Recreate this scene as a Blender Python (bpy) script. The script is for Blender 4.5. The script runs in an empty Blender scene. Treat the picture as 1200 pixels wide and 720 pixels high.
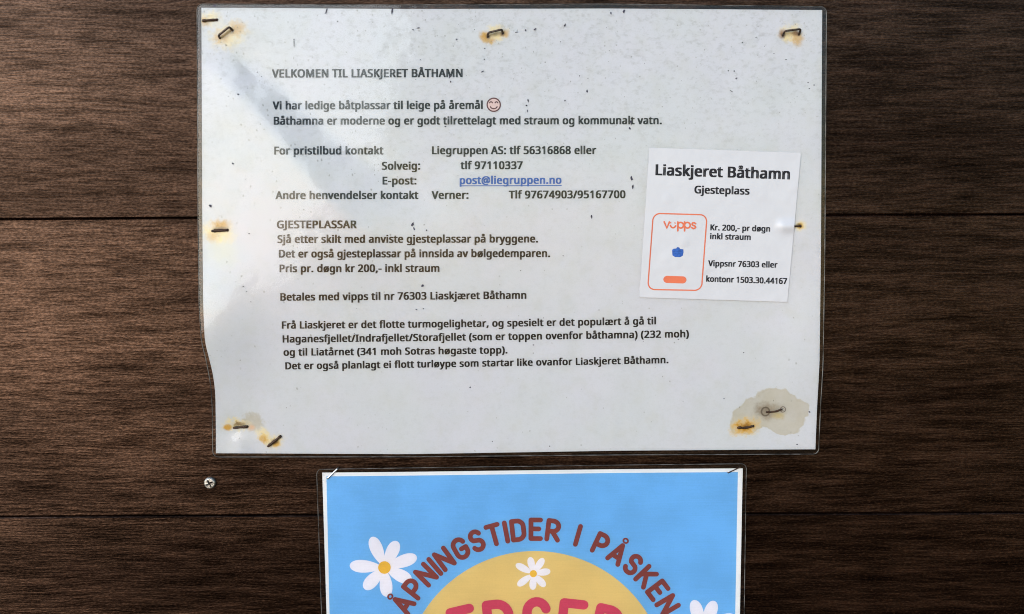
import bpy, bmesh, math, random, os
import numpy as np
from mathutils import Matrix, Vector

random.seed(11)
rng = np.random.default_rng(11)
R = math.radians
scene = bpy.context.scene
C = scene.collection

# ------------------------------------------------------------------ camera
W, H = 1200.0, 720.0
MM = 0.001
DIST = 0.42                      # metres from lens to the wall along the view axis
PITCH = R(4.6)                   # the phone looks slightly down
ROLL = R(-0.28)
SPAN = 0.494                     # metres of wall across the picture
FOC = 36.0 * DIST / SPAN
cam_d = bpy.data.cameras.new('camera'); cam_d.lens = FOC; cam_d.sensor_width = 36
cam_d.clip_start = 0.01; cam_d.clip_end = 2000
cam = bpy.data.objects.new('camera', cam_d); C.objects.link(cam)
fwd = Vector((0, math.cos(PITCH), -math.sin(PITCH)))
cam_loc = Vector((0, 0, 0)) - fwd * DIST
cam_rot = (Matrix.Rotation(R(90) - PITCH, 4, 'X') @ Matrix.Rotation(ROLL, 4, 'Z'))
cam.matrix_world = Matrix.Translation(cam_loc) @ cam_rot
scene.camera = cam
CR = np.array(cam_rot.to_3x3()); CL = np.array(cam_loc)

# ------------------------------------------------------------------ light: bright overcast from the upper left
SUN_EL, SUN_AZ = R(17), R(-38)   # azimuth measured from straight behind the viewer, negative = left
to_sun = Vector((math.sin(SUN_AZ) * math.cos(SUN_EL), -math.cos(SUN_AZ) * math.cos(SUN_EL), math.sin(SUN_EL)))
world = bpy.data.worlds.new('World'); scene.world = world; world.use_nodes = True
wn = world.node_tree.nodes; wl = world.node_tree.links
bg = wn['Background']
sky = wn.new('ShaderNodeTexSky'); sky.sky_type = 'NISHITA'; sky.sun_disc = False
sky.sun_elevation = SUN_EL
sky.sun_rotation = math.atan2(to_sun.x, to_sun.y)
sky.air_density = 1.3; sky.dust_density = 0.4; sky.ozone_density = 2.0
wl.new(sky.outputs[0], bg.inputs[0]); bg.inputs[1].default_value = 0.11
sun_d = bpy.data.lights.new('sun', 'SUN'); sun_d.energy = 1.5; sun_d.angle = R(60); sun_d.color = (0.88, 0.95, 1.0)
sun = bpy.data.objects.new('sun', sun_d); C.objects.link(sun)
sun.rotation_euler = (-to_sun).to_track_quat('-Z', 'Y').to_euler()
vs = scene.view_settings
vs.view_transform = 'Standard'; vs.look = 'None'; vs.gamma = 1; vs.use_curve_mapping = False
vs.exposure = 1.12
scene.cycles.max_bounces = 4; scene.cycles.transparent_max_bounces = 16; scene.cycles.filter_width = 1.05

# ------------------------------------------------------------------ helpers
def at(px, py, h=0.0):
    """Survey point: where the line of sight of picture point (px, py) meets the plane h metres in front of the wall."""
    px = np.asarray(px, float); py = np.asarray(py, float); h = np.asarray(h, float)
    px, py, h = np.broadcast_arrays(px, py, h)
    s = 36.0 / W / FOC
    d = np.stack([(px - W / 2) * s, -(py - H / 2) * s, -np.ones(px.shape)], -1) @ CR.T
    t = (-h - CL[1]) / d[..., 1]
    return CL + d * t[..., None]

def mesh_obj(name, verts, faces, mat, parent=None, smooth=False):
    me = bpy.data.meshes.new(name)
    me.from_pydata([tuple(map(float, v)) for v in verts], [], [tuple(map(int, f)) for f in faces])
    me.materials.append(mat)
    if smooth:
        for p in me.polygons: p.use_smooth = True
    me.update()
    o = bpy.data.objects.new(name, me); C.objects.link(o)
    if parent is not None: attach(o, parent)
    return o

def attach(o, parent):
    o.parent = parent
    o.matrix_parent_inverse = world_of(parent).inverted()

def world_of(o):
    m = Matrix.Translation(o.location)
    return world_of(o.parent) @ o.matrix_parent_inverse @ m if o.parent else m

def thing(name, label, cat, loc, group=None):
    o = bpy.data.objects.new(name, None); C.objects.link(o); o.location = Vector([float(v) for v in loc])
    o.empty_display_size = 0.01
    o['label'] = label; o['category'] = cat
    if group: o['group'] = group
    return o

class NB:
    """small node-building helper"""
    def __init__(self, name):
        self.m = bpy.data.materials.new(name); self.m.use_nodes = True
        self.t = self.m.node_tree; self.t.nodes.clear()
        self.out = self.t.nodes.new('ShaderNodeOutputMaterial')
    def n(self, typ, ins=None, **kw):
        nd = self.t.nodes.new(typ)
        for k, v in kw.items(): setattr(nd, k, v)
        for k, v in (ins or {}).items():
            s = nd.inputs[k]
            if isinstance(v, bpy.types.NodeSocket): self.t.links.new(v, s)
            else: s.default_value = v
        return nd
    def math(self, op, a, b=0.0, c=0.0, clamp=False):
        nd = self.n('ShaderNodeMath', {0: a, 1: b, 2: c}, operation=op); nd.use_clamp = clamp
        return nd.outputs[0]
    def vmath(self, op, a, b=(0, 0, 0)):
        nd = self.n('ShaderNodeVectorMath', {0: a, 1: b}, operation=op)
        return nd.outputs[1] if op in ('DISTANCE', 'LENGTH', 'DOT_PRODUCT') else nd.outputs[0]
    def ramp(self, fac, stops, interp='LINEAR'):
        nd = self.n('ShaderNodeValToRGB', {0: fac}); cr = nd.color_ramp; cr.interpolation = interp
        while len(cr.elements) < len(stops): cr.elements.new(0.5)
        for e, (p, c) in zip(cr.elements, stops):
            e.position = p; e.color = (*c, 1) if isinstance(c, tuple) else (c, c, c, 1)
        return nd.outputs[0]
    def mix(self, fac, a, b, blend='MIX'):
        nd = self.n('ShaderNodeMix', data_type='RGBA', blend_type=blend)
        for k, v in ((0, fac), (6, a), (7, b)):
            s = nd.inputs[k]
            if isinstance(v, bpy.types.NodeSocket): self.t.links.new(v, s)
            else: s.default_value = (*v, 1) if isinstance(v, tuple) else v
        return nd.outputs[2]
    def noise(self, vec, scale, detail=3, rough=0.55, dist=0.0):
        return self.n('ShaderNodeTexNoise', {'Vector': vec, 'Scale': scale, 'Detail': detail, 'Roughness': rough, 'Distortion': dist})
    def smooth(self, v, lo, hi, a=0.0, b=1.0):
        return self.n('ShaderNodeMapRange', {0: v, 1: lo, 2: hi, 3: a, 4: b}, interpolation_type='SMOOTHSTEP').outputs[0]
    def coord(self): return self.n('ShaderNodeTexCoord').outputs['Object']
    def scaled(self, vec, s):
        return self.n('ShaderNodeVectorMath', {0: vec, 1: s}, operation='MULTIPLY').outputs[0]
    def principled(self, **ins):
        p = self.n('ShaderNodeBsdfPrincipled', {k.replace('_', ' '): v for k, v in ins.items()})
        self.t.links.new(p.outputs[0], self.out.inputs[0]); return p

def simple(name, col, rough=0.6, var=0.12, spec=0.4, metal=0.0, scale=900):
    b = NB(name); co = b.coord()
    nz = b.noise(co, scale, 3)
    c = b.mix(b.smooth(nz.outputs[0], 0.3, 0.7), tuple(x * (1 - var) for x in col), tuple(min(1, x * (1 + var)) for x in col))
    b.principled(Base_Color=c, Roughness=rough, Specular_IOR_Level=spec, Metallic=metal)
    return b.m

# ------------------------------------------------------------------ materials
def wood_material():
    b = NB('dark_stained_wood'); co = b.coord()
    oi = b.n('ShaderNodeObjectInfo').outputs['Random']
    sh = b.n('ShaderNodeCombineXYZ', {0: b.math('MULTIPLY', oi, 7.3), 1: 0.0, 2: b.math('MULTIPLY', oi, 3.1)}).outputs[0]
    v = b.vmath('ADD', co, sh)
    warp = b.noise(b.scaled(v, (6, 6, 14)), 1.0, 2)
    v2 = b.vmath('ADD', v, b.scaled(warp.outputs[1], (0.0, 0.0, 0.010)))
    g1 = b.noise(b.scaled(v2, (22, 30, 240)), 1.0, 4, 0.6)
    g2 = b.noise(b.scaled(v2, (75, 60, 1000)), 1.0, 3, 0.65)
    g3 = b.noise(b.scaled(v2, (620, 300, 1500)), 1.0, 2, 0.6)
    big = b.noise(b.scaled(v2, (4, 8, 22)), 1.0, 2)
    f = b.math('ADD', b.math('MULTIPLY', g1.outputs[0], 0.5), b.math('MULTIPLY', g2.outputs[0], 0.32))
    f = b.math('ADD', f, b.math('MULTIPLY', big.outputs[0], 0.18))
    col = b.ramp(f, [(0.36, (0.0009, 0.0005, 0.0004)), (0.50, (0.0036, 0.0015, 0.0010)), (0.64, (0.012, 0.0046, 0.0026))])
    fleck = b.smooth(g3.outputs[0], 0.56, 0.68)
    col = b.mix(b.math('MULTIPLY', fleck, 0.75), col, (0.016, 0.0075, 0.0045))
    hb = b.math('ADD', b.math('MULTIPLY', g2.outputs[0], 0.9), b.math('MULTIPLY', g3.outputs[0], 0.45))
    hb = b.math('ADD', hb, b.math('MULTIPLY', g1.outputs[0], 0.2))
    bump = b.n('ShaderNodeBump', {'Strength': 0.5, 'Distance': 0.0004, 'Height': hb})
    rough = b.smooth(g1.outputs[0], 0.3, 0.7, 0.27, 0.40)
    pores = b.math('MULTIPLY', b.smooth(g2.outputs[0], 0.34, 0.62, 0.38, 1.0), b.smooth(g3.outputs[0], 0.36, 0.64, 0.45, 1.0))
    pores = b.math('MULTIPLY', pores, b.smooth(g1.outputs[0], 0.30, 0.64, 0.35, 1.0))
    pores = b.math('MULTIPLY', pores, b.smooth(big.outputs[0], 0.32, 0.66, 0.45, 1.0))
    pores = b.math('MULTIPLY', pores, b.math('MULTIPLY_ADD', oi, 0.35, 0.75))
    b.principled(Base_Color=col, Roughness=rough, Specular_IOR_Level=b.math('MULTIPLY', pores, 1.05), Specular_Tint=(1.0, 0.60, 0.43, 1), Normal=bump.outputs[0])
    return b.m

def film_material():
    """clear laminating pouch, worn and dusty"""
    b = NB('laminating_film'); co = b.coord()
    ripple = b.noise(co, 55, 2, 0.5); fine = b.noise(co, 700, 1, 0.5)
    hb = b.math('ADD', ripple.outputs[0], b.math('MULTIPLY', fine.outputs[0], 0.035))
    bump = b.n('ShaderNodeBump', {'Strength': 0.55, 'Distance': 0.0006, 'Height': hb})
    fr = b.n('ShaderNodeFresnel', {'IOR': 1.41, 'Normal': bump.outputs[0]})
    gl = b.n('ShaderNodeBsdfAnisotropic', {'Color': (1, 1, 1, 1), 'Roughness': 0.07, 'Normal': bump.outputs[0]})
    tr = b.n('ShaderNodeBsdfTransparent', {'Color': (0.975, 0.98, 0.98, 1)})
    dirt = b.n('ShaderNodeBsdfDiffuse', {'Color': (0.45, 0.45, 0.45, 1)})
    m1 = b.n('ShaderNodeMixShader', {0: fr.outputs[0], 1: tr.outputs[0], 2: gl.outputs[0]})
    m2 = b.n('ShaderNodeMixShader', {0: 0.004, 1: m1.outputs[0], 2: dirt.outputs[0]})
    b.t.links.new(m2.outputs[0], b.out.inputs[0])
    return b.m

RUST, TAN, OCHRE, BROWN, CREAM = (0.26, 0.11, 0.02), (0.44, 0.39, 0.29), (0.56, 0.33, 0.07), (0.05, 0.025, 0.012), (0.80, 0.66, 0.34)
# px, py, rx, ry, tilt(deg), colour, strength, softness, raggedness
STAINS = [
    (268, 42, 31, 20, 20, CREAM, .50, .9, .8), (277, 33, 15, 13, 0, OCHRE, .55, .9, .7), (259, 44, 13, 11, 0, OCHRE, .50, .9, .7), (266, 39, 9, 6, 42, RUST, .25, .9, .5),
    (246, 22, 20, 12, 0, CREAM, .55, .9, .7), (240, 26, 8, 8, 0, OCHRE, .6, .9, .6),
    (580, 41, 18, 11, 8, CREAM, .65, .8, .8), (568, 43, 8, 8, 0, OCHRE, .80, .8, .6), (574, 48, 9, 5, 0, OCHRE, .6, .8, .6), (591, 40, 8, 6, 0, OCHRE, .6, .8, .6), (580, 40, 8, 4, 8, BROWN, .25, .8, .4),
    (927, 40, 17, 14, 0, CREAM, .65, .9, .8), (917, 40, 6, 7, 0, RUST, .60, .8, .6), (935, 46, 9, 11, 0, OCHRE, .55, .8, .7), (932, 39, 6, 5, 0, RUST, .55, .8, .5),
    (256, 273, 27, 17, -10, CREAM, .70, .9, .7), (259, 263, 16, 9, 0, OCHRE, .85, .9, .6), (249, 278, 11, 9, 0, OCHRE, .45, .9, .6), (258, 269, 13, 3.5, 0, RUST, .6, .9, .4), (262, 296, 26, 26, 0, (.70, .68, .52), .30, .9, .6),
    (938, 265, 9, 8, 0, CREAM, .65, .8, .6), (938, 265, 5, 5, 0, OCHRE, .9, .8, .5), (936, 264, 4.5, 3, 0, BROWN, .55, .8, .4),
    (297, 494, 16, 13, -30, TAN, .45, .45, .6), (278, 498, 21, 9, 4, CREAM, .65, .8, .7), (267, 501, 6, 5, 0, OCHRE, .80, .5, .3), (280, 497, 13, 4, 0, RUST, .40, .9, .5), (295, 501, 6, 5, 0, (.70, .45, .30), .6, .8, .5),
    (309, 511, 14, 9, -40, CREAM, .7, .8, .7), (309, 514, 9, 7, -40, OCHRE, .65, .8, .6), (322, 518, 15, 11, 35, CREAM, .70, .8, .7), (324, 520, 7, 6, 35, OCHRE, .75, .8, .6), (321, 518, 6, 4, 35, RUST, .6, .8, .5),
    (321, 517.5, 10, 5, 38, BROWN, .60, .9, .8), (280, 498, 13, 4.5, 2, BROWN, .40, .9, .6), (258, 268, 14, 5, 0, BROWN, .40, .9, .6), (258, 42, 4, 4, 0, BROWN, .4, .9, .4), (272, 37, 4, 4, 0, BROWN, .4, .9, .4), (572, 43, 4, 4, 0, BROWN, .6, .9, .4), (589, 40, 4, 4, 0, BROWN, .6, .9, .4), (918, 42, 4, 4, 0, BROWN, .5, .9, .4), (936, 40, 4, 4, 0, BROWN, .5, .9, .4),
    (873, 500, 23, 15, 8, CREAM, .8, .9, .6), (873, 500, 22, 13, 8, (.60, .33, .04), 1.0, .8, .6), (874, 499, 13, 7, 0, (.34, .15, .02), .75, .9, .6),
    (903, 482, 26, 15, 5, (.30, .24, .17), .60, 1.0, .5), (894, 480, 13, 13, 0, (.22, .17, .12), .45, 1.0, .5), (912, 487, 11, 6, 0, (.55, .42, .14), .45, .9, .5),
]
BLOT = [(891, 482, 36, 20, 24), (913, 473, 28, 18, -18), (920, 492, 26, 18, 0), (925, 476, 20, 14, -35), (880, 494, 26, 14, 10), (934, 481, 14, 12, -20)]

def paper_material():
    b = NB('weathered_white_paper'); co = b.coord()
    big = b.noise(co, 22, 3, 0.6); mid = b.noise(co, 120, 3, 0.6); fib = b.noise(co, 1500, 2)
    col = b.mix(b.smooth(big.outputs[0], 0.35, 0.65), (0.603, 0.622, 0.672), (0.615, 0.622, 0.692))
    col = b.mix(b.smooth(mid.outputs[0], 0.45, 0.75, 0.0, 0.35), col, (0.55, 0.56, 0.56))
    col = b.mix(b.smooth(fib.outputs[0], 0.4, 0.7, 0.0, 0.12), col, (0.48, 0.49, 0.49))
    k = SPAN / W
    n1 = b.noise(co, 420, 4, 0.65)
    jit = b.vmath('SUBTRACT', n1.outputs[1], (0.5, 0.5, 0.5))
    n2 = b.noise(co, 110, 3, 0.55)
    jit2 = b.vmath('SUBTRACT', n2.outputs[1], (0.5, 0.5, 0.5))
    def ell(px, py, rx, ry, tilt, rag, j=jit):
        c = at(px, py, sheet_h(px, py))
        p = b.vmath('SUBTRACT', co, tuple(map(float, c)))
        p = b.vmath('ADD', p, b.scaled(j, (0.010 * rag * min(rx, 22) / 14,) * 3))
        mp = b.n('ShaderNodeVectorRotate', {'Vector': p, 'Angle': R(tilt)}, rotation_type='Y_AXIS')
        return b.vmath('LENGTH', b.scaled(mp.outputs[0], (1 / (rx * k), 0.0, 1 / (ry * k))))
    # brown water blot with a tide-mark round the lower right staples
    s = None
    for q in BLOT:
        v = b.math('SUBTRACT', 1.0, ell(*q, 0.55, jit2))
        s = v if s is None else b.math('SMOOTH_MAX', s, v, 0.08)
    body = b.math('MULTIPLY', b.smooth(s, 0.0, 0.13, 0.0, 0.54), b.smooth(n2.outputs[0], 0.25, 0.75, 0.75, 1.0))
    tide = b.math('MULTIPLY', b.smooth(s, 0.0, 0.06), b.smooth(s, 0.16, 0.06, 0.0, 0.22))
    col = b.mix(b.math('ADD', body, tide, clamp=True), col, (0.44, 0.375, 0.24))
    for (px, py, rx, ry, tilt, c, st, soft, rag) in STAINS:
        d = ell(px, py, rx, ry, tilt, rag)
        m = b.smooth(d, 1.0, 1.0 - soft, 0.0, min(1.0, st * 1.35))
        m = b.math('MULTIPLY', m, b.smooth(n1.outputs[0], 0.2, 0.6, 0.6, 1.0), clamp=True)
        col = b.mix(m, col, c, 'MIX')
    for (px, py, r) in [(897, 482.5, 5.6), (917.5, 480, 3.6), (917.5, 480, 1.6)]:
        d = ell(px, py, r, r * 1.05, 0, 0.05)
        m = b.math('MULTIPLY', b.smooth(d, 0.55, 0.82), b.smooth(d, 1.1, 0.88, 0.0, 0.75))
        col = b.mix(m, col, (0.09, 0.06, 0.04))
    # fine dust and algae specks caught in the worn laminate
    w = b.vmath('ADD', co, b.scaled(n1.outputs[1], (0.0012, 0.0012, 0.0012)))
    vo = b.n('ShaderNodeTexVoronoi', {'Vector': b.scaled(w, (1, 1, 0.75)), 'Scale': 560.0, 'Randomness': 1.0})
    cell = b.n('ShaderNodeSeparateColor', {0: vo.outputs['Color']})
    zpos = b.n('ShaderNodeSeparateXYZ', {0: co})
    upper = b.smooth(zpos.outputs[2], 0.02, 0.14, 0.25, 1.0)
    dens = b.math('MULTIPLY', b.smooth(b.noise(co, 26, 3, 0.6).outputs[0], 0.34, 0.68, 0.08, 0.70), upper)
    keep = b.math('LESS_THAN', cell.outputs[0], dens)
    rad = b.math('MULTIPLY_ADD', cell.outputs[1], 0.24, 0.12)
    dot = b.smooth(b.math('DIVIDE', vo.outputs['Distance'], rad), 1.0, 0.4)
    speck = b.math('MULTIPLY', b.math('MULTIPLY', dot, keep), b.math('MULTIPLY_ADD', cell.outputs[2], 0.5, 0.08))
    dust = b.math('MULTIPLY', b.smooth(b.noise(b.scaled(co, (1, 1, 1.5)), 360, 3, 0.7).outputs[0], 0.46, 0.78, 0.0, 0.26), upper)
    col = b.mix(b.math('ADD', speck, dust, clamp=True), col, (0.16, 0.16, 0.14))
    b.principled(Base_Color=col, Roughness=0.7, Specular_IOR_Level=0.2)
    return b.m

def card_material():
    b = NB('white_sticker_card'); co = b.coord()
    n1 = b.noise(co, 150, 2, 0.5); vo = b.n('ShaderNodeTexVoronoi', {'Vector': co, 'Scale': 95.0})
    blis = b.smooth(vo.outputs['Distance'], 0.34, 0.05)
    hb = b.math('ADD', b.math('MULTIPLY', n1.outputs[0], 0.8), b.math('MULTIPLY', blis, 0.35))
    bump = b.n('ShaderNodeBump', {'Strength': 0.6, 'Distance': 0.0005, 'Height': hb})
    col = b.mix(b.smooth(b.noise(co, 60, 3).outputs[0], 0.35, 0.7), (0.50, 0.50, 0.545), (0.52, 0.52, 0.565))
    col = b.mix(b.smooth(b.noise(co, 420, 4, 0.7).outputs[0], 0.58, 0.78, 0, .3), col, (0.55, 0.55, 0.56))
    b.principled(Base_Color=col, Roughness=0.32, Specular_IOR_Level=0.5, Normal=bump.outputs[0])
    return b.m

def ink(name, col, var=0.10, rough=0.6):
    b = NB(name); co = b.coord()
    a = b.noise(co, 40, 3); c = b.noise(co, 1300, 2)
    st = b.noise(b.scaled(co, (60, 60, 1600)), 1.0, 2)
    f = b.math('MULTIPLY_ADD', a.outputs[0], 0.5, b.math('MULTIPLY', c.outputs[0], 0.25))
    f = b.math('MULTIPLY_ADD', st.outputs[0], 0.25, f)
    cc = b.mix(b.smooth(f, 0.35, 0.65), tuple(x * (1 - var) for x in col), tuple(min(1, x * (1 + var)) for x in col))
    b.principled(Base_Color=cc, Roughness=rough, Specular_IOR_Level=0.2)
    return b.m

def metal_material(name, dark, light, metal, rough):
    b = NB(name); co = b.coord()
    n1 = b.noise(co, 1500, 4, 0.7)
    f = b.smooth(n1.outputs[0], 0.35, 0.65)
    bump = b.n('ShaderNodeBump', {'Strength': 0.5, 'Distance': 0.0003, 'Height': n1.outputs[0]})
    b.principled(Base_Color=b.mix(f, dark, light), Metallic=metal, Roughness=rough, Normal=bump.outputs[0])
    return b.m

# ------------------------------------------------------------------ the wooden wall
M_wood = wood_material()
M_gap = simple('shadowed_batten_wood', (0.012, 0.008, 0.006), 0.8)
joint_z = float(at(600, 603.7)[2])
BH = 0.146
wall = thing('board_wall', 'dark brown stained board wall with horizontal planks behind the notices', 'wall', (0, 0.02, joint_z - 3 * BH))
def board(z0, z1, y_off):
    """one plank: eased edges, a slight bow along its length"""
    x0, x1, n = -0.75, 0.75, 24
    prof = [(0.018, z0 + .00018), (0.0005, z0 + .00018), (0.0, z0 + .0008), (0.0, z1 - .0007), (0.0005, z1 - .00018), (0.018, z1 - .00018)]
    vs_, fs = [], []
    for i in range(n + 1):
        x = x0 + (x1 - x0) * i / n
        wob = 0.00025 * math.sin(9 * x + z0 * 40); wy = 0.0002 * math.sin(5 * x + z0 * 31)
        for (y, z) in prof: vs_.append((x, y + y_off + wy, z + wob))
    m = len(prof)
    for i in range(n):
        for j in range(m - 1):
            fs.append((i * m + j, (i + 1) * m + j, (i + 1) * m + j + 1, i * m + j + 1))
        fs.append((i * m + m - 1, (i + 1) * m + m - 1, (i + 1) * m, i * m))
    fs.append(tuple(range(m))); fs.append(tuple(n * m + j for j in reversed(range(m))))
    return mesh_obj('board', vs_, fs, M_wood, wall)
for i in range(-3, 4):
    board(joint_z + i * BH, joint_z + (i + 1) * BH, [0.0004, 0.0, 0.0007, 0.0002][i % 4])
mesh_obj('batten', [(-.75, .0185, joint_z - 3 * BH), (.75, .0185, joint_z - 3 * BH), (.75, .0185, joint_z + 4 * BH), (-.75, .0185, joint_z + 4 * BH),
                    (-.75, .03, joint_z - 3 * BH), (.75, .03, joint_z - 3 * BH), (.75, .03, joint_z + 4 * BH), (-.75, .03, joint_z + 4 * BH)],
         [(0, 1, 2, 3), (7, 6, 5, 4), (0, 4, 5, 1), (1, 5, 6, 2), (2, 6, 7, 3), (3, 7, 4, 0)], M_gap, wall)

# ------------------------------------------------------------------ the big notice: shape of the sheet
def interp(t, pts):
    p = np.array(pts, float); return np.interp(t, p[:, 0], p[:, 1])
def soft(t, pts, n=5):
    t = np.asarray(t, float); return sum(interp(t + d, pts) for d in np.linspace(-8, 8, n)) / n

FOLD_Q = np.linspace(-150, 150, 601)
def _fold():
    sg = lambda x: 1 / (1 + np.exp(-x / 2.2))
    d = -0.037 * (sg(FOLD_Q + 22) - sg(FOLD_Q - 22))               # millimetres of fall per survey unit across the fold
    d += -d.sum() / 601 / 0.5 * np.clip(1 - np.abs(FOLD_Q) / 150, 0, 1)
    hh = np.cumsum(d) * 0.5; return hh - hh[0]
FOLD_H = _fold()
def sheet_h(px, py):
    """how far the warped sheet stands off the boards, in metres"""
    px = np.asarray(px, float); py = np.asarray(py, float)
    u = (px - 240) / 720; v = (py - 10) / 520
    h = 1.6 + 0.9 * np.sin(np.pi * np.clip(u, 0, 1)) * np.sin(np.pi * np.clip(v, 0, 1))
    h += 0.5 * np.sin(2.2 * np.pi * u + 0.6) * np.sin(np.pi * v)
    h += 2.6 * np.exp(-((px - 236) / 60) ** 2 - ((py - 385) / 70) ** 2)      # left edge lifts between its staples
    h += 1.0 * np.exp(-((px - 962) / 50) ** 2 - ((py - 400) / 70) ** 2)
    # a shallow diagonal fold, added upper left to dim a band of glare
    a = (px - 360) * 0.73 + (py - 165) * 0.684; q = (px - 360) * 0.684 - (py - 165) * 0.73
    q = q + 3.0 * np.sin(a / 37) + 0.7 * np.sin(a / 8.0 + 1)
    wd = np.clip(27 + a * 0.08, 14, 44) / 24
    env = 1 / (1 + np.exp((np.abs(a - 12) - 140) / 14))
    h += env * np.clip(1.75 - a / 190, 1.2, 2.4) * np.interp(q / wd, FOLD_Q, FOLD_H)
    # pinch below the lower left staple
    h += 0.3 * np.exp(-((px - 281) / 10) ** 2) * np.clip((py - 503) / 12, 0, 1) - 0.35 * np.exp(-((px - 281) / 20) ** 2 - ((py - 501) / 14) ** 2)
    h -= 0.3 * np.exp(-((px - 900) / 40) ** 2 - ((py - 490) / 22) ** 2)
    return np.maximum(h, 0.9) * MM

P_LEFT = [(-20, 236), (10, 236), (250, 237), (360, 238.2), (400, 240), (420, 245.3), (440, 250), (460, 252.4), (500, 253), (560, 253)]
P_RIGHT = [(-20, 963.5), (10, 963.5), (300, 962), (430, 960.3), (480, 957.5), (527, 955.6), (560, 955)]
P_TOP = [(200, 9), (240, 9.3), (300, 9.5), (470, 10.8), (710, 10.2), (960, 12), (1000, 12)]
P_BOT = [(200, 531.3), (253, 531.4), (470, 532.4), (720, 528.4), (956, 526.7), (1000, 526.7)]
F_LEFT = [(-20, 231), (10, 231), (250, 232), (360, 233.4), (400, 236), (420, 241.3), (450, 247), (480, 249), (560, 249.6)]
F_RIGHT = [(-20, 968.5), (10, 968.5), (300, 966.6), (430, 964.5), (480, 961.5), (527, 959.5), (560, 959.5)]
F_TOP = [(200, 4.6), (240, 5), (470, 6), (710, 5.0), (960, 8), (1000, 8)]
F_BOT = [(200, 535.9), (250, 535.8), (470, 535.6), (720, 533.4), (960, 532.4), (1000, 532.3)]

def sheet_grid(name, L, Rr, T, B, mat, parent, hfun, dh, nu, nv, corner=0, x0=0, x1=0, y0=0, y1=0, sm=5):
    """a sheet bounded by four edge curves, following the height function"""
    us = np.unique(np.concatenate([np.linspace(0, 1, nu), np.linspace(0, .012, 5), np.linspace(.988, 1, 5)]))
    vv = np.unique(np.concatenate([np.linspace(0, 1, nv), np.linspace(0, .016, 5), np.linspace(.984, 1, 5)]))
    U, V = np.meshgrid(us, vv)
    if corner:
        cu, cv = corner / (x1 - x0), corner / (y1 - y0)
        for su in (0, 1):
            for sv in (0, 1):
                a = (cu - (U if su == 0 else 1 - U)) / cu; c = (cv - (V if sv == 0 else 1 - V)) / cv
                m = (a > 0) & (c > 0)
                f = np.where(m, np.maximum(a, c) / np.maximum(np.hypot(a, c), 1e-9), 1)
                nu_, nv_ = cu - a * f * cu, cv - c * f * cv
                U = np.where(m, nu_ if su == 0 else 1 - nu_, U); V = np.where(m, nv_ if sv == 0 else 1 - nv_, V)
    yy = y0 + V * (y1 - y0); xx = x0 + U * (x1 - x0)
    px = soft(yy, L, sm) * (1 - U) + soft(yy, Rr, sm) * U
    py = soft(xx, T, sm) * (1 - V) + soft(xx, B, sm) * V
    P = at(px, py, hfun(px, py) + dh)
    n, m = P.shape[:2]
    idx = np.arange(n * m).reshape(n, m)
    F = np.stack([idx[:-1, :-1], idx[1:, :-1], idx[1:, 1:], idx[:-1, 1:]], -1).reshape(-1, 4)
    o = mesh_obj(name, P.reshape(-1, 3), F, mat, parent, True)
    ring = np.concatenate([P[0, :], P[1:, -1], P[-1, -2::-1], P[-2:0:-1, 0]])
    return o, ring

def tube(path, r, sides=8, flat=1.0, closed=False):
    """swept wire: returns verts, faces"""
    path = [Vector(tuple(map(float, p))) for p in path]; n = len(path)
    V, F = [], []
    up = Vector((0, -1, 0))
    for i, p in enumerate(path):
        a = path[(i - 1) % n] if (closed or i > 0) else p; c = path[(i + 1) % n] if (closed or i < n - 1) else p
        t = (c - a).normalized()
        if abs(t.dot(up)) > 0.97: s = last if i else Vector((1, 0, 0))
        else: s = t.cross(up).normalized()
        last = s
        w = s.cross(t).normalized()
        rr = r[i] if isinstance(r, (list, tuple)) else r
        for k in range(sides):
            an = 2 * math.pi * k / sides
            V.append(p + s * (math.cos(an) * rr) + w * (math.sin(an) * rr * flat))
    m = n if closed else n - 1
    for i in range(m):
        j = (i + 1) % n
        for k in range(sides):
            l = (k + 1) % sides
            F.append((i * sides + k, i * sides + l, j * sides + l, j * sides + k))
    if not closed:
        F.append(tuple(reversed(range(sides)))); F.append(tuple((n - 1) * sides + k for k in range(sides)))
    return V, F

M_paper = paper_material(); M_film = film_material()
M_seam = simple('milky_film_edge', (0.075, 0.072, 0.07), 0.35, 0.8, scale=160)
M_black = ink('black_print', (0.007, 0.0075, 0.010)); M_link = ink('blue_link_print', (0.035, 0.12, 0.42))

notice = thing('laminated_notice', 'large weathered white laminated notice with black harbour text and rusty staples', 'notice', at(600, 533, 0.001))
sheet_grid('paper', P_LEFT, P_RIGHT, P_TOP, P_BOT, M_paper, notice, sheet_h, 0.0, 130, 100, x0=240, x1=958, y0=10, y1=530)
film, ring = sheet_grid('laminate_film', F_LEFT, F_RIGHT, F_TOP, F_BOT, M_film, notice, sheet_h, 0.00035, 180, 140, corner=7, x0=236, x1=963, y0=5, y1=535)
v_, f_ = tube(ring, 0.00022, 6, closed=True)
mesh_obj('edge_seam', v_, f_, M_seam, film, True)

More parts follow.
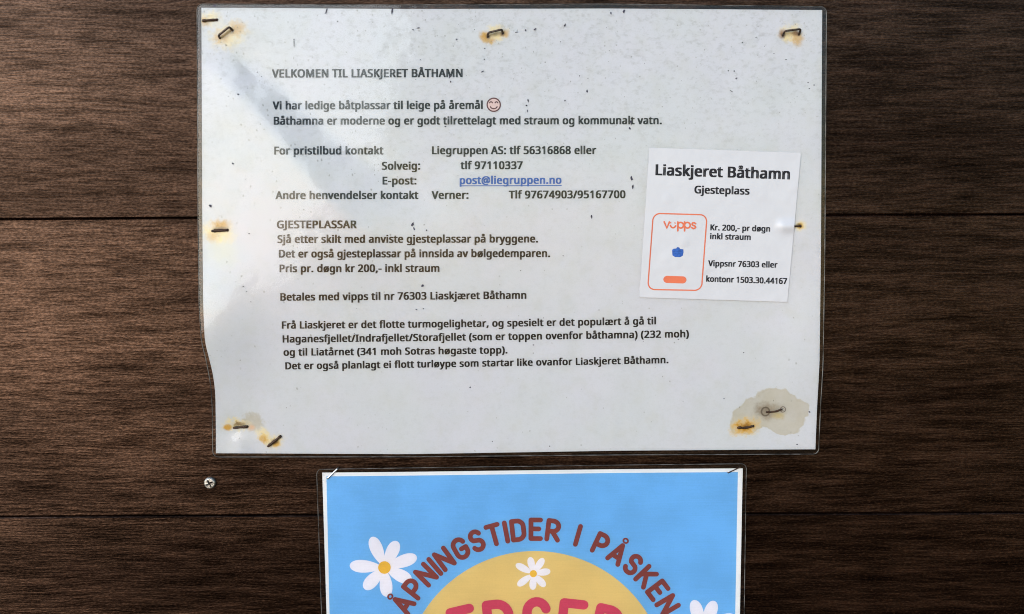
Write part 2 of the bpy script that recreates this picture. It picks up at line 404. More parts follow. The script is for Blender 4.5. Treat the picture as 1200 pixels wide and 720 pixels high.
# ------------------------------------------------------------------ lettering
FONT_DIR = bpy.utils.system_resource('DATAFILES', path='fonts') or ''
def font(fname):
    try: return bpy.data.fonts.load(os.path.join(FONT_DIR, fname))
    except Exception: return None                                  # Blender's built-in face
F_body = font('NotoSansHebrew-Regular.woff2')
def glyphs(body, fnt, bold, res=3, space=1.0):
    cu = bpy.data.curves.new('type', 'FONT'); cu.body = body; cu.resolution_u = res; cu.offset = bold; cu.space_character = space
    if fnt: cu.font = fnt
    ob = bpy.data.objects.new('type', cu); C.objects.link(ob)
    me = ob.to_mesh()
    v = np.array([p.co[:2] for p in me.vertices]); f = [tuple(p.vertices) for p in me.polygons]
    ob.to_mesh_clear(); bpy.data.objects.remove(ob); bpy.data.curves.remove(cu)
    return v, f
CAPS = {}
def cap_of(fnt):
    if fnt not in CAPS:
        v, _ = glyphs('H', fnt, 0.0); CAPS[fnt] = v[:, 1].max()
    return CAPS[fnt]
def up_faces(P, f):
    """faces wound to face the viewer"""
    out = []
    for q in f:
        a, b_, c = P[q[0]], P[q[1]], P[q[2]]
        out.append(q if np.cross(b_ - a, c - a)[1] < 0 else tuple(reversed(q)))
    return out
def text_line(name, body, pts, cap, mat, parent, hfun, dh, fnt, bold, space=1.0):
    """print one line; pts are its baseline points from start to end"""
    v, f = glyphs(body, fnt, 0.0, space=space)
    lo, hi = v[:, 0].min(), v[:, 0].max()
    x0, x1 = pts[0][0], pts[-1][0]
    px = x0 + (v[:, 0] - lo) / (hi - lo) * (x1 - x0)
    xs = np.array([p[0] for p in pts]); ys = np.array([p[1] for p in pts])
    if len(pts) > 2: by = np.polyval(np.polyfit(xs - x0, ys, 2), px - x0); sl = 0
    else: by = np.interp(px, xs, ys)
    hgt = v[:, 1] / cap_of(fnt) * cap
    py = by - hgt
    px = px + hgt * (ys[-1] - ys[0]) / (x1 - x0)                    # letters stand square on a tilted baseline
    V, F = [], []                                                   # weight: the outline swelled in four directions, a hair apart in depth
    for k, (dx, dy) in enumerate(((-1, -.4), (1, -.4), (-1, .4), (1, .4))):
        x, y = px + dx * bold * cap, py + dy * bold * cap
        P = at(x, y, hfun(x, y) + dh + k * 0.000012); o = len(V)
        F += [tuple(i + o for i in q) for q in up_faces(P, f)]; V.extend(P)
    return mesh_obj(name, V, F, mat, parent)

LINES = [
    ('VELKOMEN TIL LIASKJERET BÅTHAMN', [(319.2, 91), (541.5, 90.4)], 9.3),
    ('Vi har ledige båtplassar til leige på åremål', [(320, 128.3), (565.2, 127.7)], 9.0),
    ('Båthamna er moderne og er godt tilrettelagt med straum og kommunalt vatn.', [(321.3, 146.2), (775, 145.6)], 9.0),
    ('For pristilbud kontakt', [(321.9, 181.2), (448.8, 181)], 9.0),
    ('Liegruppen AS: tlf 56316868 eller', [(506.7, 180.8), (698.3, 180.6)], 8.9),
    ('Solveig:', [(447.9, 199.0), (491.9, 198.8)], 8.9),
    ('tlf 97110337', [(540.2, 198.3), (612, 198.2)], 8.8),
    ('E-post:', [(448.8, 216.3), (487.5, 216.2)], 8.8),
    ('Andre henvendelser kontakt', [(323.3, 233.4), (489.8, 233.2)], 8.8),
    ('Verner:', [(506.3, 233.1), (548.5, 233)], 8.8),
    ('Tlf 97674903/95167700', [(596.7, 232.7), (732.5, 232.3)], 8.8),
    ('GJESTEPLASSAR', [(325, 267.7), (417.5, 267.6)], 8.8),
    ('Sjå etter skilt med anviste gjesteplassar på bryggene.', [(325.6, 284.8), (630, 284.2)], 8.7),
    ('Det er også gjesteplassar på innsida av bølgedemparen.', [(327.3, 301.9), (644.2, 301.3)], 8.7),
    ('Pris pr. døgn kr 200,- inkl straum', [(328.1, 319.1), (514.4, 318.7)], 8.6),
    ('Betales med vipps til nr 76303 Liaskjæret Båthamn', [(329, 352.5), (616.3, 350.2)], 8.5),
    ('Frå Liaskjeret er det flotte turmogelighetar, og spesielt er det populært å gå til', [(330.8, 385.2), (482, 384.2), (600, 382.6), (768.3, 380.2)], 8.2),
    ('Haganesfjellet/Indrafjellet/Storafjellet (som er toppen ovenfor båthamna) (232 moh)', [(331.7, 401.5), (470, 400.2), (640, 397.7), (806.9, 395.4)], 8.2),
    ('og til Liatårnet (341 moh Sotras høgaste topp).', [(332.7, 417), (470, 415.8), (594.2, 414.3)], 8.1),
    ('Det er også planlagt ei flott turløype som startar like ovanfor Liaskjeret Båthamn.', [(334.8, 432.9), (470, 431.4), (690, 427.2), (782.9, 425.9)], 8.0),
]
BOLD = 0.062
for body, pts, cap in LINES:
    text_line('text_line', body, pts, cap, M_black, notice, sheet_h, 0.00012, F_body, BOLD, 1.07)
lk = text_line('text_line', 'post@liegruppen.no', [(539.2, 215.8), (657.5, 215.4)], 8.8, M_link, notice, sheet_h, 0.00012, F_body, BOLD, 1.07)
lk['label'] = 'blue underlined email address'

def poly_print(name, polys, mat, parent, hfun, dh, step=0.000006):
    """flat printed shapes given as outlines in survey coordinates"""
    V, F = [], []
    for i, pl in enumerate(polys):
        pl = np.asarray(pl, float); P = at(pl[:, 0], pl[:, 1], hfun(pl[:, 0], pl[:, 1]) + dh + i * step)
        F.append(tuple(range(len(V), len(V) + len(P)))); V.extend(P)
    V = np.array(V); return mesh_obj(name, V, up_faces(V, F), mat, parent)
def strips(name, ribs, mat, parent, hfun, dh, step=0.000006):
    """thick pen strokes with round ends; each entry is (points, width)"""
    V, F = [], []
    for i, (pts, w) in enumerate(ribs):
        pts = np.asarray(pts, float); n = len(pts)
        d = np.diff(pts, axis=0); d /= np.maximum(np.linalg.norm(d, axis=1)[:, None], 1e-9)
        cl = np.allclose(pts[0], pts[-1])
        t = np.vstack([d[:1], d[:-1] + d[1:], d[-1:]])
        if cl: t[0] = t[-1] = d[0] + d[-1]
        t /= np.linalg.norm(t, axis=1)[:, None]
        ref = np.vstack([d, d[-1:]]); cs = np.clip((t * ref).sum(1), 0.6, 1)[:, None]
        nn = np.stack([-t[:, 1], t[:, 0]], -1) * (w / 2) / cs
        A, B = pts + nn, pts - nn
        cap = []
        def emit(q):
            q = np.asarray(q); P = at(q[:, 0], q[:, 1], hfun(q[:, 0], q[:, 1]) + dh + i * step)
            k = len(V); V.extend(P); return k
        k = emit(np.vstack([A, B]))
        for j in range(n - 1): F.append((k + j, k + j + 1, k + n + j + 1, k + n + j))
        if not cl:
            for e, sg in ((0, -1), (n - 1, 1)):
                an = math.atan2(nn[e][1], nn[e][0])
                arc = [(pts[e][0] + w / 2 * math.cos(an - sg * math.pi * s / 8), pts[e][1] + w / 2 * math.sin(an - sg * math.pi * s / 8)) for s in range(9)]
                kk = emit(arc); F.append(tuple(range(kk, kk + 9)))
    V = np.array(V); return mesh_obj(name, V, up_faces(V, F), mat, parent)
def circle(cx, cy, rx, ry=None, n=40, a0=0, a1=360):
    ry = ry or rx
    return [(cx + rx * math.cos(R(a0 + (a1 - a0) * i / n)), cy + ry * math.sin(R(a0 + (a1 - a0) * i / n))) for i in range(n + (0 if a1 - a0 == 360 else 1))]

strips('underline', [([(539, 218), (598, 217.9), (657.8, 217.6)], 1.0)], M_link, lk, sheet_h, 0.00012)
M_face = ink('pale_pink_print', (0.66, 0.50, 0.50)); M_maroon = ink('dark_maroon_print', (0.10, 0.028, 0.035))
face = poly_print('smiley_face', [circle(578.6, 123, 7.6)], M_face, notice, sheet_h, 0.00010)
strips('face_outline', [(circle(578.6, 123, 7.7) + [(586.3, 123)], 1.5), (circle(578.6, 124.2, 4.2, 3.4, 12, 20, 160), 1.4),
                        (circle(575.4, 121.4, 1.7, 1.9, 8, 200, 340), 1.3), (circle(581.8, 121.4, 1.7, 1.9, 8, 200, 340), 1.3)], M_maroon, face, sheet_h, 0.00012)

# dirt spots stuck to the film
M_dirt = simple('dark_grey_dirt', (0.045, 0.042, 0.066), 0.8, 0.4)
spots = [(688, 107, 1.3, 1.9, 0), (619, 118, .9, 2.4, 5), (617, 124, 1.4, 1.2, 0), (618, 130, .6, 2.0, 0), (662, 118, .9, 1.1, 0), (853.5, 83, 1, .9, 0), (860.5, 83.5, 1.2, 1, 0), (863, 92, 1.6, .8, 20),
    (740, 209, 1.7, 3.6, 15), (741.5, 219, 1.2, 3, 0), (693.4, 254, 1.2, 2.6, 0), (483.5, 263, 1.6, 3.2, -25), (485, 268, 1.0, 2.4, 20), (500, 270, .9, 1.1, 0), (246.5, 241.5, 2.4, 1.7, -20), (495, 335, 1.8, 1.4, 30), (496, 362, .9, .7, 0), (488, 363, 1.4, .6, -20),
    (551, 454, 1.1, 1, 0), (382.5, 13, .9, 4.2, -15), (459.5, 13.5, 1.1, 4.4, -12), (251.5, 7, 2.2, 1.6, 0), (716, 15.5, 1.1, 2.2, 10), (731, 13.8, 1.5, 2.6, -20), (527, 90, .9, 3.2, -25), (528, 96, 1, 1.3, 0), (522, 148.5, 1.2, .7, 0), (565.5, 84, 2.0, .7, 25),
    (568, 57, 1, .7, 0), (567.5, 69.8, .8, .8, 0), (947, 97, .9, .9, 0), (954, 99.8, .9, .8, 0), (948.5, 104, 1, .7, 0), (948.5, 483, 1.4, 1, 0), (934, 521, 1.6, .7, 0), (795, 398, 1.4, .6, 20), (848.5, 467.5, .8, .8, 0), (871.5, 413.5, .7, .8, 0),
    (702, 363.5, .9, .6, 0), (644, 523, .9, .8, 0), (577, 517.5, .8, .7, 0), (535, 46.5, 1.2, .9, 40), (490, 33, 2.6, .7, 10), (484, 35, 1.4, .6, -30), (265, 53, 1.1, .6, 0), (739.5, 144, 1.0, 3.6, 10), (738, 150.5, 1.2, 1.8, 30), (616, 36, 1, 1.6, 20), (662, 29.5, 1, 2.4, -30), (627, 34.5, 2.2, 1.2, 30),
    (605, 38, 2.4, .6, 10), (273, 192, 1.3, 1, 0), (279, 110.5, 1.5, 1, 0), (344.5, 52, .5, 5, 2), (344.5, 46.5, .7, .9, 0), (285, 336, 1.2, .6, 30), (289, 342, 1, .6, 30), (294, 354, .7, .6, 0), (292, 274, 1, .8, 0), (689, 92, .8, .5, 0), (639, 73, .8, .6, 0), (679, 89, .5, .8, 0), (857, 107, 3.0, .5, -35),
    (375, 141, .7, .6, 0), (660, 300, .9, .6, 0), (610, 317.5, .8, .5, 0), (625, 404.5, 1.0, .6, 0), (744.5, 399, .6, .6, 0), (870, 50, 1, 1, 0), (886, 44, 1.2, .6, 30), (907, 63, .8, .6, 0), (921, 70, 1.3, .5, 15)]
for _ in range(60):
    x = rng.uniform(240, 955); y = abs(rng.normal(0, 1)) * 120 + 14 if rng.random() < 0.6 else rng.uniform(20, 520)
    if y < 522: spots.append((x, y, rng.uniform(.22, .6), rng.uniform(.22, .9), rng.uniform(-60, 60)))
polys = []
for (x, y, rx, ry, t) in spots:
    if 762 < x < 936 and 178 < y < 350: continue
    n = 11; ca, sa = math.cos(R(t)), math.sin(R(t)); pl = []
    for i in range(n):
        a = 2 * math.pi * i / n; k = 1 + random.uniform(-.35, .3)
        ex, ey = .85 * rx * k * math.cos(a), .85 * ry * k * math.sin(a)
        pl.append((x + ex * ca + ey * sa, y - ex * sa + ey * ca))
    polys.append(pl)
dirt = poly_print('dirt_specks', polys, M_dirt, notice, sheet_h, 0.00040, 0)
dirt['kind'] = 'stuff'

# ------------------------------------------------------------------ the small payment card stuck on the notice
def card_h(px, py):
    px = np.asarray(px, float); py = np.asarray(py, float)          # the card tents over the staple it covers
    return sheet_h(px, py) + 0.00045 + 0.0013 * np.exp(-((px - 924) / 12) ** 4 - ((py - 265.5) / 6) ** 2)
M_card = card_material(); M_orange = ink('orange_print', (0.56, 0.135, 0.07)); M_blue = ink('deep_blue_print', (0.03, 0.10, 0.38), 0.4)
M_ink2 = ink('card_black_print', (0.012, 0.012, 0.016))
CT = [(761, 173.3), (938.7, 179.2), (922.6, 354.2), (749.2, 348.6)]
card = thing('payment_card', 'small white card with orange rounded frame stuck on the big notice', 'card', at(836, 352, 0.002))
def quad_pt(u, v, Q):
    a = np.array(Q[0]) * (1 - u) + np.array(Q[1]) * u; c = np.array(Q[3]) * (1 - u) + np.array(Q[2]) * u
    return a * (1 - v) + c * v
def slab(name, Q, mat, parent, hfun, th, n=60, lift=None):
    V, F = [], []
    for layer in (0, 1):
        for j in range(n + 1):
            for i in range(n + 1):
                q = quad_pt(i / n, j / n, Q); h = float(hfun(*q)) + (0 if layer == 0 else -th)
                if lift: h += lift(i / n, j / n)
                V.append(at(q[0], q[1], h))
    m = n + 1; o = m * m
    for j in range(n):
        for i in range(n):
            a = j * m + i; F.append((a, a + m, a + m + 1, a + 1)); F.append((o + a, o + a + 1, o + a + m + 1, o + a + m))
    edge = [i for i in range(m)] + [j * m + n for j in range(1, m)] + [n * m + i for i in range(n - 1, -1, -1)] + [j * m for j in range(n - 1, 0, -1)]
    for a, c in zip(edge, edge[1:] + edge[:1]): F.append((a, c, o + c, o + a))
    return mesh_obj(name, V, F, mat, parent, False)
stock = slab('card_stock', CT, M_card, card, lambda x, y: card_h(x, y) + 0.0003, 0.0004)
for p in stock.data.polygons: p.use_smooth = True
_side = {tuple(sorted(k)) for p in stock.data.polygons if abs(p.normal.y) < 0.5 for k in p.edge_keys}
for e_ in stock.data.edges:
    if tuple(sorted(e_.vertices)) in _side: e_.use_edge_sharp = True
CH = lambda x, y: card_h(x, y) + 0.0003
for body, pts, cap, bold in [
    ('Liaskjeret Båthamn', [(768.8, 205.2), (924.8, 210.2)], 12.2, .066), ('Gjesteplass', [(814.2, 226.6), (877.7, 228.2)], 8.6, .066),
    ('Kr. 200,- pr døgn', [(832.8, 269.9), (902, 271.6)], 6.6, .066), ('inkl straum', [(832.4, 280.3), (879.3, 281.4)], 6.6, .066),
    ('Vippsnr 76303 eller', [(830.2, 312), (910.7, 313.8)], 6.6, .066), ('kontonr 1503.30.44167', [(827.8, 330.2), (921.9, 333)], 6.7, .066)]:
    text_line('text_line', body, pts, cap, M_ink2, card, CH, 0.00006, F_body, bold, 1.05)
def rounded(Q, r, n=8):
    pts = []
    for i in range(4):
        p, a, c = np.array(Q[i], float), np.array(Q[i - 1], float), np.array(Q[(i + 1) % 4], float)
        da, dc = (a - p) / np.linalg.norm(a - p), (c - p) / np.linalg.norm(c - p)
        for k in range(n + 1):
            t = k / n; s = p + da * r; e = p + dc * r
            pts.append((1 - t) ** 2 * s + 2 * t * (1 - t) * (p * .72 + (s + e) * .14) + t ** 2 * e)
    return np.array(pts + pts[:1])
strips('orange_frame', [(rounded([(765.6, 250.2), (828.6, 252), (822, 340.6), (759, 339.4)], 7.5), 1.5)], M_orange, card, CH, 0.00006)
pill = rounded([(777.6, 323.2), (804.9, 324.2), (804.2, 332.6), (776.9, 331.6)], 4.2)[:-1]
poly_print('orange_pill', [pill], M_orange, card, CH, 0.00006)
poly_print('blue_emblem', [[(787.6, 293), (789.5, 291.6), (792.5, 291.4), (793.5, 289.8), (796, 290.2), (797, 292), (800.8, 292.4), (801, 296), (800, 300), (797, 301.6), (791, 301.4), (788, 299.4)]], M_blue, card, CH, 0.00006)
def logo_letter(pts, x, y, s): return [(x + p[0] * s, y - p[1] * s + (p[0] * s) * 0.03) for p in pts]
bowl = [(math.cos(R(a)) * .46 + .5, math.sin(R(a)) * .46 + .5) for a in np.linspace(180, -180, 21)]
S = 7.2
lg = [(logo_letter([(0, 1), (.42, 0.02), (.84, 1)], 778.4, 267.4, S), 2.1),
      ([(785.6, 264.4), (786.6, 266.2), (788.4, 267.2), (790.4, 266.6), (791.8, 264.8)], 1.8),
      ([(785.9, 261.3), (786.1, 261.4)], 1.5), ([(790.9, 261.4), (791.1, 261.5)], 1.5)]
for x in (794.0, 801.9):
    lg += [(logo_letter([(0.04, 1), (0.04, -.42)], x, 267.6, S), 2.0), (logo_letter(bowl, x, 267.6, S), 1.9)]
lg += [(logo_letter([(.62, .82), (.42, .97), (.14, .93), (.05, .72), (.2, .55), (.5, .45), (.63, .26), (.5, .06), (.22, .02), (0, .18)], 810.6, 268.1, S), 1.9)]
strips('logo', lg, M_orange, card, CH, 0.00006)

# ------------------------------------------------------------------ the holiday poster below
def poster_h(px, py):
    px = np.asarray(px, float); py = np.asarray(py, float)
    return (1.3 + 0.5 * np.sin((px - 380) / 490 * np.pi) + 0.35 * np.sin((px - 300) / 90.0 + (py - 550) / 160.0)) * MM
M_pwhite = ink('poster_white_paper', (0.84, 0.84, 0.88), 0.03); M_sky = ink('sky_blue_print', (0.16, 0.435, 0.80), 0.07)
M_yellow = ink('pale_yellow_print', (0.69, 0.515, 0.21), 0.05); M_brown = ink('brown_red_print', (0.235, 0.052, 0.048), 0.1)
M_red = ink('raspberry_print', (0.56, 0.062, 0.13), 0.08); M_petal = ink('petal_white_print', (0.78, 0.76, 0.86), 0.04); M_gold = ink('golden_print', (0.76, 0.46, 0.06), 0.08)
poster = thing('holiday_poster', 'laminated sky blue poster with yellow sun, daisies and brown arched lettering', 'poster', at(622, 1215, 0.001))
YB = 1225
lin = lambda xa, ya, xb, yb: [(ya - 100, xa + (xb - xa) / (yb - ya) * -100), (yb + 700, xa + (xb - xa) / (yb - ya) * (yb + 700 - ya))]
sheet_grid('paper', lin(377.9, 554, 383, 720), lin(870.3, 550, 867, 720), [(300, 554.6), (378, 554), (470, 553.2), (720, 550), (870, 549), (950, 548.6)], [(300, YB - 4), (950, YB - 6)], M_pwhite, poster, poster_h, 0, 40, 40, x0=378, x1=870, y0=552, y1=YB - 5, sm=1)
sheet_grid('blue_field', lin(382.7, 558, 386.4, 720), lin(864.6, 554, 861.5, 720), [(300, 559.4), (383, 558.4), (470, 557.6), (720, 554.4), (864, 553.4), (950, 553)], [(300, YB - 9), (950, YB - 11)], M_sky, poster, poster_h, 0.00005, 40, 40, x0=383, x1=864, y0=557, y1=YB - 10, sm=1)
pfilm, ring2 = sheet_grid('laminate_film', lin(371.4, 550, 377.2, 720), lin(874.6, 545, 872, 720), [(300, 550.6), (372, 550.2), (470, 548.6), (720, 545.2), (874, 543.6), (950, 543)], [(300, YB), (950, YB - 2)], M_film, poster, poster_h, 0.00065, 60, 60, corner=6, x0=372, x1=874, y0=547, y1=YB, sm=1)
v_, f_ = tube(ring2, 0.00018, 6, closed=True)
mesh_obj('edge_seam', v_, f_, M_seam, pfilm, True)
CX, CY, RS = 627.0, 800.7, 154.8
def disc(name, cx, cy, r, mat, parent, hfun, dh, rings=24, n=120):
    px, py = [cx], [cy]
    for k in range(1, rings + 1):
        for i in range(n): px.append(cx + r * k / rings * math.cos(2 * math.pi * i / n)); py.append(cy + r * k / rings * math.sin(2 * math.pi * i / n))
    px, py = np.array(px), np.array(py); P = at(px, py, hfun(px, py) + dh)
    F = [(0, 1 + i, 1 + (i + 1) % n) for i in range(n)]
    for k in range(rings - 1):
        for i in range(n): a, c = 1 + k * n + i, 1 + k * n + (i + 1) % n; F.append((a, a + n, c + n, c))
    return mesh_obj(name, P, up_faces(P, F), mat, parent)
disc('sun_disc', CX, CY, RS, M_yellow, poster, poster_h, 0.0001)

def arc(cx, cy, rx, ry, a0, a1, n=12): return [(cx + rx * math.cos(R(a0 + (a1 - a0) * i / n)), cy + ry * math.sin(R(a0 + (a1 - a0) * i / n))) for i in range(n + 1)]
LET = {  # pen strokes of a rounded condensed capital alphabet, cap height 1
    'A': (.62, [[(0.02, 0), (.31, 1)], [(.31, 1), (.60, 0)], [(.14, .30), (.48, .30)]]),
    'P': (.50, [[(0, 0), (0, 1)], [(0, 1), (.22, 1)] + arc(.22, .71, .28, .29, 80, -90) + [(0, .42)]]),
    'R': (.54, [[(0, 0), (0, 1)], [(0, 1), (.22, 1)] + arc(.22, .72, .28, .28, 80, -90) + [(0, .44)], [(.22, .44), (.52, 0)]]),
    'N': (.54, [[(0, 0), (0, 1)], [(0, 1), (.54, 0)], [(.54, 0), (.54, 1)]]),
    'I': (.0, [[(0, 0), (0, 1)]]),
    'G': (.56, [arc(.29, .70, .27, .30, 15, 180) + arc(.29, .30, .27, .30, 180, 360) + [(.56, .46)], [(.56, .46), (.32, .46)]]),
    'S': (.48, [arc(.24, .75, .23, .25, 20, 230, 14) + arc(.24, .26, .24, .26, 60, -160, 14)]),
    'T': (.56, [[(0, 1), (.56, 1)], [(.28, 1), (.28, 0)]]),
    'D': (.54, [[(0, 0), (0, 1)], [(0, 1), (.2, 1)] + arc(.24, .68, .30, .32, 80, 0) + arc(.24, .32, .30, .32, 0, -90) + [(0, 0)]]),
    'E': (.46, [[(0, 0), (0, 1)], [(0, 1), (.46, 1)], [(0, .52), (.38, .52)], [(0, 0), (.46, 0)]]),
    'K': (.54, [[(0, 0), (0, 1)], [(.52, 1), (.02, .42)], [(.2, .6), (.54, 0)]]),
}
def arch(word, r0, cap, span, wpen, name, mat, dh, gap, cx=CX, cy=CY, wide=1.0):
    """set a word round the sun; each letter its own piece of print"""
    ws = [0.34 if ch == ' ' else LET['A' if ch == 'Å' else ch][0] * wide for ch in word]
    tot = sum(ws) + gap * (len(word) - 1); pos = 0
    for ch, w in zip(word, ws):
        c = pos + w / 2; pos += w + gap
        if ch == ' ': continue
        th = R(span) * (c / tot - 0.5)
        rr = r0
        def put(p):
            lx, ly = (p[0] * wide - w / 2) * cap, p[1] * cap
            return (cx + (rr + ly) * math.sin(th) + lx * math.cos(th), cy - (rr + ly) * math.cos(th) + lx * math.sin(th))
        rb = [([put(p) for p in st], wpen) for st in LET['A' if ch == 'Å' else ch][1]]
        if ch == 'Å': rb.append(([put((.31 + .115 * math.cos(R(a)), 1.30 + .115 * math.sin(R(a)))) for a in range(0, 361, 24)], wpen * .36))
        strips(name, rb, mat, poster, poster_h, dh)
arch('ÅPNINGSTIDER I PÅSKEN', 169.3, 21.8, 124, 5.6, 'letter', M_brown, 0.00022, 0.25, CX, CY, 1.12)
arch('ERSER', 350, 50, 29.4, 11, 'large_letter', M_red, 0.00022, 0.40, CX + 2, 1105.5, 1.0)

def daisy(cx, cy, tips, width, rc, name='daisy'):
    pet = []
    for (tx, ty) in tips:
        v = np.array([tx - cx, ty - cy]); L = np.linalg.norm(v); d = v / L; nrm = np.array([-d[1], d[0]])
        pl = []
        for i in range(28):
            a = 2 * math.pi * i / 28
            al = 0.5 + 0.5 * math.cos(a)                            # 0 at the heart, 1 at the tip
            pl.append(np.array([cx, cy]) + d * (L * (0.10 + 0.90 * al)) + nrm * (width / 2 * math.sin(a) * (0.62 + 0.42 * al)))
        pet.append(pl)
    root = None
    for i, p in enumerate(pet):
        o = poly_print('petal', [p], M_petal, poster if root is None else root, poster_h, 0.00013 + i * 0.000008)
        if root is None: o.name = name; root = o
    poly_print('flower_centre', [circle(cx, cy, rc, n=24)], M_gold, root, poster_h, 0.00020)
daisy(450.5, 665.3, [(435.5, 629.5), (465.5, 634.5), (488.5, 652.5), (482, 681), (453.5, 699.5), (427, 690.5), (409.8, 663)], 17.5, 7.4)
daisy(625, 672.5, [(621, 653), (637, 654.5), (645, 669.5), (639, 687.5), (624.3, 691.5), (606.5, 686.5), (604.5, 661.5)], 9.8, 4.2)
daisy(824, 739, [(812.5, 703.5), (837.5, 704.5), (861, 722), (862, 750), (838, 775), (806, 773), (784.5, 724)], 17.5, 7.4)

# ------------------------------------------------------------------ staples and the screw
M_rust = metal_material('rusted_steel', (0.012, 0.008, 0.006), (0.075, 0.035, 0.018), 0.5, 0.6)
M_dull = metal_material('tarnished_steel', (0.035, 0.030, 0.028), (0.14, 0.10, 0.08), 0.8, 0.45)
M_zinc = metal_material('worn_zinc', (0.20, 0.19, 0.18), (0.55, 0.54, 0.52), 0.9, 0.42)
M_steel = metal_material('bright_steel', (0.50, 0.50, 0.50), (0.75, 0.75, 0.75), 1.0, 0.3)
def staple(label, a, b_, rise, mat, hfun, r=0.00046, foot=None, foot2=None, extra=0.0, kink=0.0):
    """one driven staple: two legs and a crown. a, b_ = crown ends, foot = where the legs enter when the crown stands proud"""
    foot = foot or a; foot2 = foot2 or b_
    ha, hb = float(hfun(*foot)) + extra, float(hfun(*foot2)) + extra
    A, B = at(*a, ha + rise), at(*b_, hb + rise)
    F1, F2 = at(*foot, ha), at(*foot2, hb)
    path = [F1 + np.array([0, .004, 0]), F1 + np.array([0, .0005, 0])]
    def bend(c, frm, to, n=4):
        s, e = c + (frm - c) * min(.45, .0010 / max(np.linalg.norm(frm - c), 1e-5)), c + (to - c) * min(.3, .0010 / max(np.linalg.norm(to - c), 1e-5))
        return [(1 - t) ** 2 * s + 2 * t * (1 - t) * c + t * t * e for t in np.linspace(0, 1, n)]
    path += bend(A, F1, B)
    for t in (0.25, 0.5, 0.75): path.append(A + (B - A) * t + np.array([0, -kink * math.sin(math.pi * t) * 0.4, kink * math.sin(math.pi * t)]))
    path += bend(B, A, F2)
    path += [F2 + np.array([0, .0005, 0]), F2 + np.array([0, .004, 0])]
    rust = 0.32 if mat is M_rust and r > 0.0003 else 0.08
    rr = [r * 1.08 * random.uniform(1 - rust * .7, 1 + rust) for _ in path]
    V, F = tube(path, rr, 10, 0.85)
    o = mesh_obj('staple', V, F, mat, None, True)
    o['label'] = label; o['category'] = 'staple'; o['group'] = 'staples holding the sheets'
    return o
fh = lambda x, y: sheet_h(x, y) + 0.00035
staple('tall slanted brown staple standing proud of its rust halo above the welcome heading', (256, 41.8), (268.6, 31.6), 0.0022, M_dull, fh, 0.00048, (257.3, 45), (272.6, 36))
staple('flat dark staple at the upper corner beside a taller slanted staple', (238, 24.4), (254, 23.2), 0.0004, M_rust, fh, 0.00052)
staple('raised dark staple with small rust halo midway along the top edge of notice', (571.8, 38.6), (588.2, 34.6), 0.0022, M_dull, fh, 0.00046, (571.6, 43.6), (589.2, 39.4))
staple('raised orange brown staple in the upper corner above the payment card', (919.4, 36.6), (938.4, 34.2), 0.0024, M_dull, fh, 0.00046, (917.6, 42.2), (936.6, 41))
staple('flat dark staple in a wide orange rust patch at the side edge of the notice', (248.8, 270.9), (266.5, 269.8), 0.0003, M_rust, fh, 0.00066)
staple('rusty staple half covered by the edge of the payment card', (916, 265.8), (938.5, 265.2), 0.0003, M_rust, fh, 0.0005)
staple('flat dark staple with a pale tan blotch above it near the rounded lower corner', (274, 501.6), (289.5, 500.3), 0.0003, M_rust, fh, 0.00055)
staple('slanted crumbling rusty staple near the bottom edge of the notice', (314.2, 523.2), (328.4, 511.8), 0.0006, M_rust, fh, 0.00060)
staple('dark staple inside a bright yellow orange rust spot', (865.2, 501.6), (883.2, 499.6), 0.0003, M_rust, fh, 0.00050, kink=-0.0004)
staple('thin bent dark staple in the middle of the large tan water blot', (898.6, 483.2), (916, 480.2), 0.0003, M_rust, fh, 0.00040, kink=-0.0005)
ph = lambda x, y: poster_h(x, y) + 0.00065
staple('shiny silver staple across the corner of blue poster facing the rounded notice corner', (383.4, 561.2), (395.2, 549.8), 0.0003, M_steel, ph, 0.00036)
staple('thin dark staple across the corner of blue poster below the water blot', (853.4, 554.4), (867.6, 547.6), 0.0003, M_rust, ph, 0.00026)
sc_c = at(246.3, 566, 0.0)
screw = thing('wood_screw', 'silver cross head screw in the dark board below the notice corner', 'screw', sc_c)
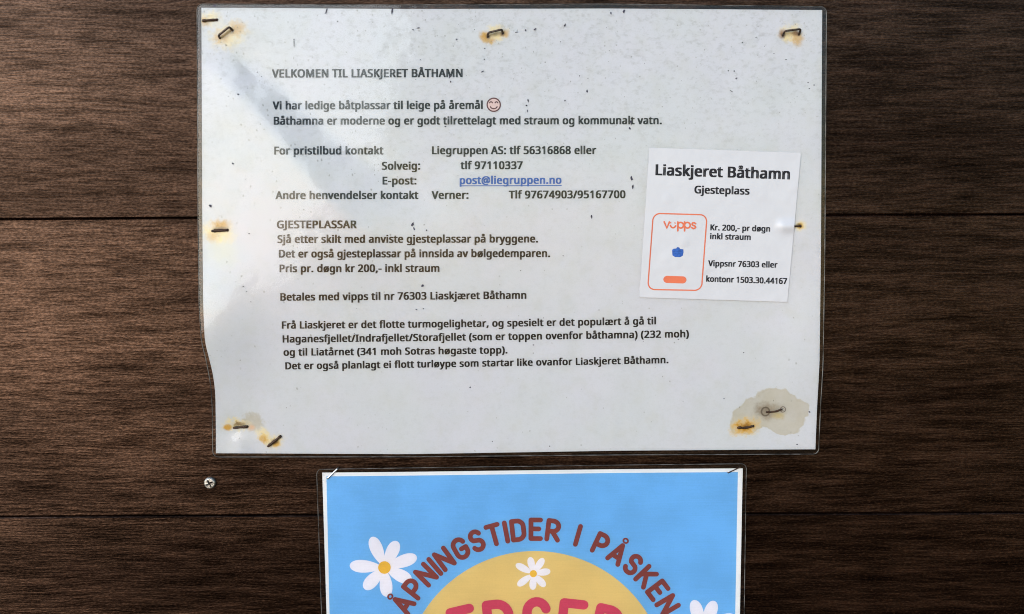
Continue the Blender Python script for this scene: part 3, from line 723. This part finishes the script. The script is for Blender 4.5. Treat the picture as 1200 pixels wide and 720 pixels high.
def screw_head():
    bm = bmesh.new(); r = 0.0029; n = 40
    arm, half = 0.0019, 0.00042
    out = [(half, arm), (half, half), (arm, half), (arm, -half), (half, -half), (half, -arm), (-half, -arm), (-half, -half), (-arm, -half), (-arm, half), (-half, half), (-half, arm)]
    rot = R(28); out = [(x * math.cos(rot) - z * math.sin(rot), x * math.sin(rot) + z * math.cos(rot)) for x, z in out]
    o = Vector(tuple(map(float, sc_c)))
    def V(x, y, z): return bm.verts.new(o + Vector((x, y, z)))
    hole = [V(x, -0.0013, z) for x, z in out]; floor = [V(x * .55, 0.0006, z * .55) for x, z in out]
    rim = [V(.8 * r * math.cos(2 * math.pi * k / n), -0.0012, .8 * r * math.sin(2 * math.pi * k / n)) for k in range(n)]
    e = []
    for lp in (hole, rim):
        for a, c in zip(lp, lp[1:] + lp[:1]): e.append(bm.edges.new((a, c)))
    bmesh.ops.triangle_fill(bm, use_beauty=True, use_dissolve=False, edges=e, normal=(0, -1, 0))
    prev = rim
    for rad, y in ((.93, -0.0009), (1.0, -0.0003), (1.0, 0.0012)):
        cur = [V(rad * r * math.cos(2 * math.pi * k / n), y, rad * r * math.sin(2 * math.pi * k / n)) for k in range(n)]
        for k in range(n): bm.faces.new((prev[k], prev[(k + 1) % n], cur[(k + 1) % n], cur[k]))
        prev = cur
    for k in range(12): bm.faces.new((hole[k], floor[k], floor[(k + 1) % 12], hole[(k + 1) % 12]))
    bmesh.ops.recalc_face_normals(bm, faces=bm.faces)
    me = bpy.data.meshes.new('head'); bm.to_mesh(me); bm.free(); me.materials.append(M_zinc)
    ob = bpy.data.objects.new('head', me); C.objects.link(ob); attach(ob, screw)
    Vv, Ff = [], []
    rec = mesh_obj('cross_recess', [o + Vector((x * .56, 0.0006, z * .56)) for x, z in out], [tuple(range(12))], M_rust, ob)
screw_head()
Vs, Fs = tube([sc_c + np.array([0, t, 0]) for t in (0.0006, 0.008, 0.016)], [0.0014, 0.0014, 0.0004], 10)
mesh_obj('shank', Vs, Fs, M_zinc, screw, True)
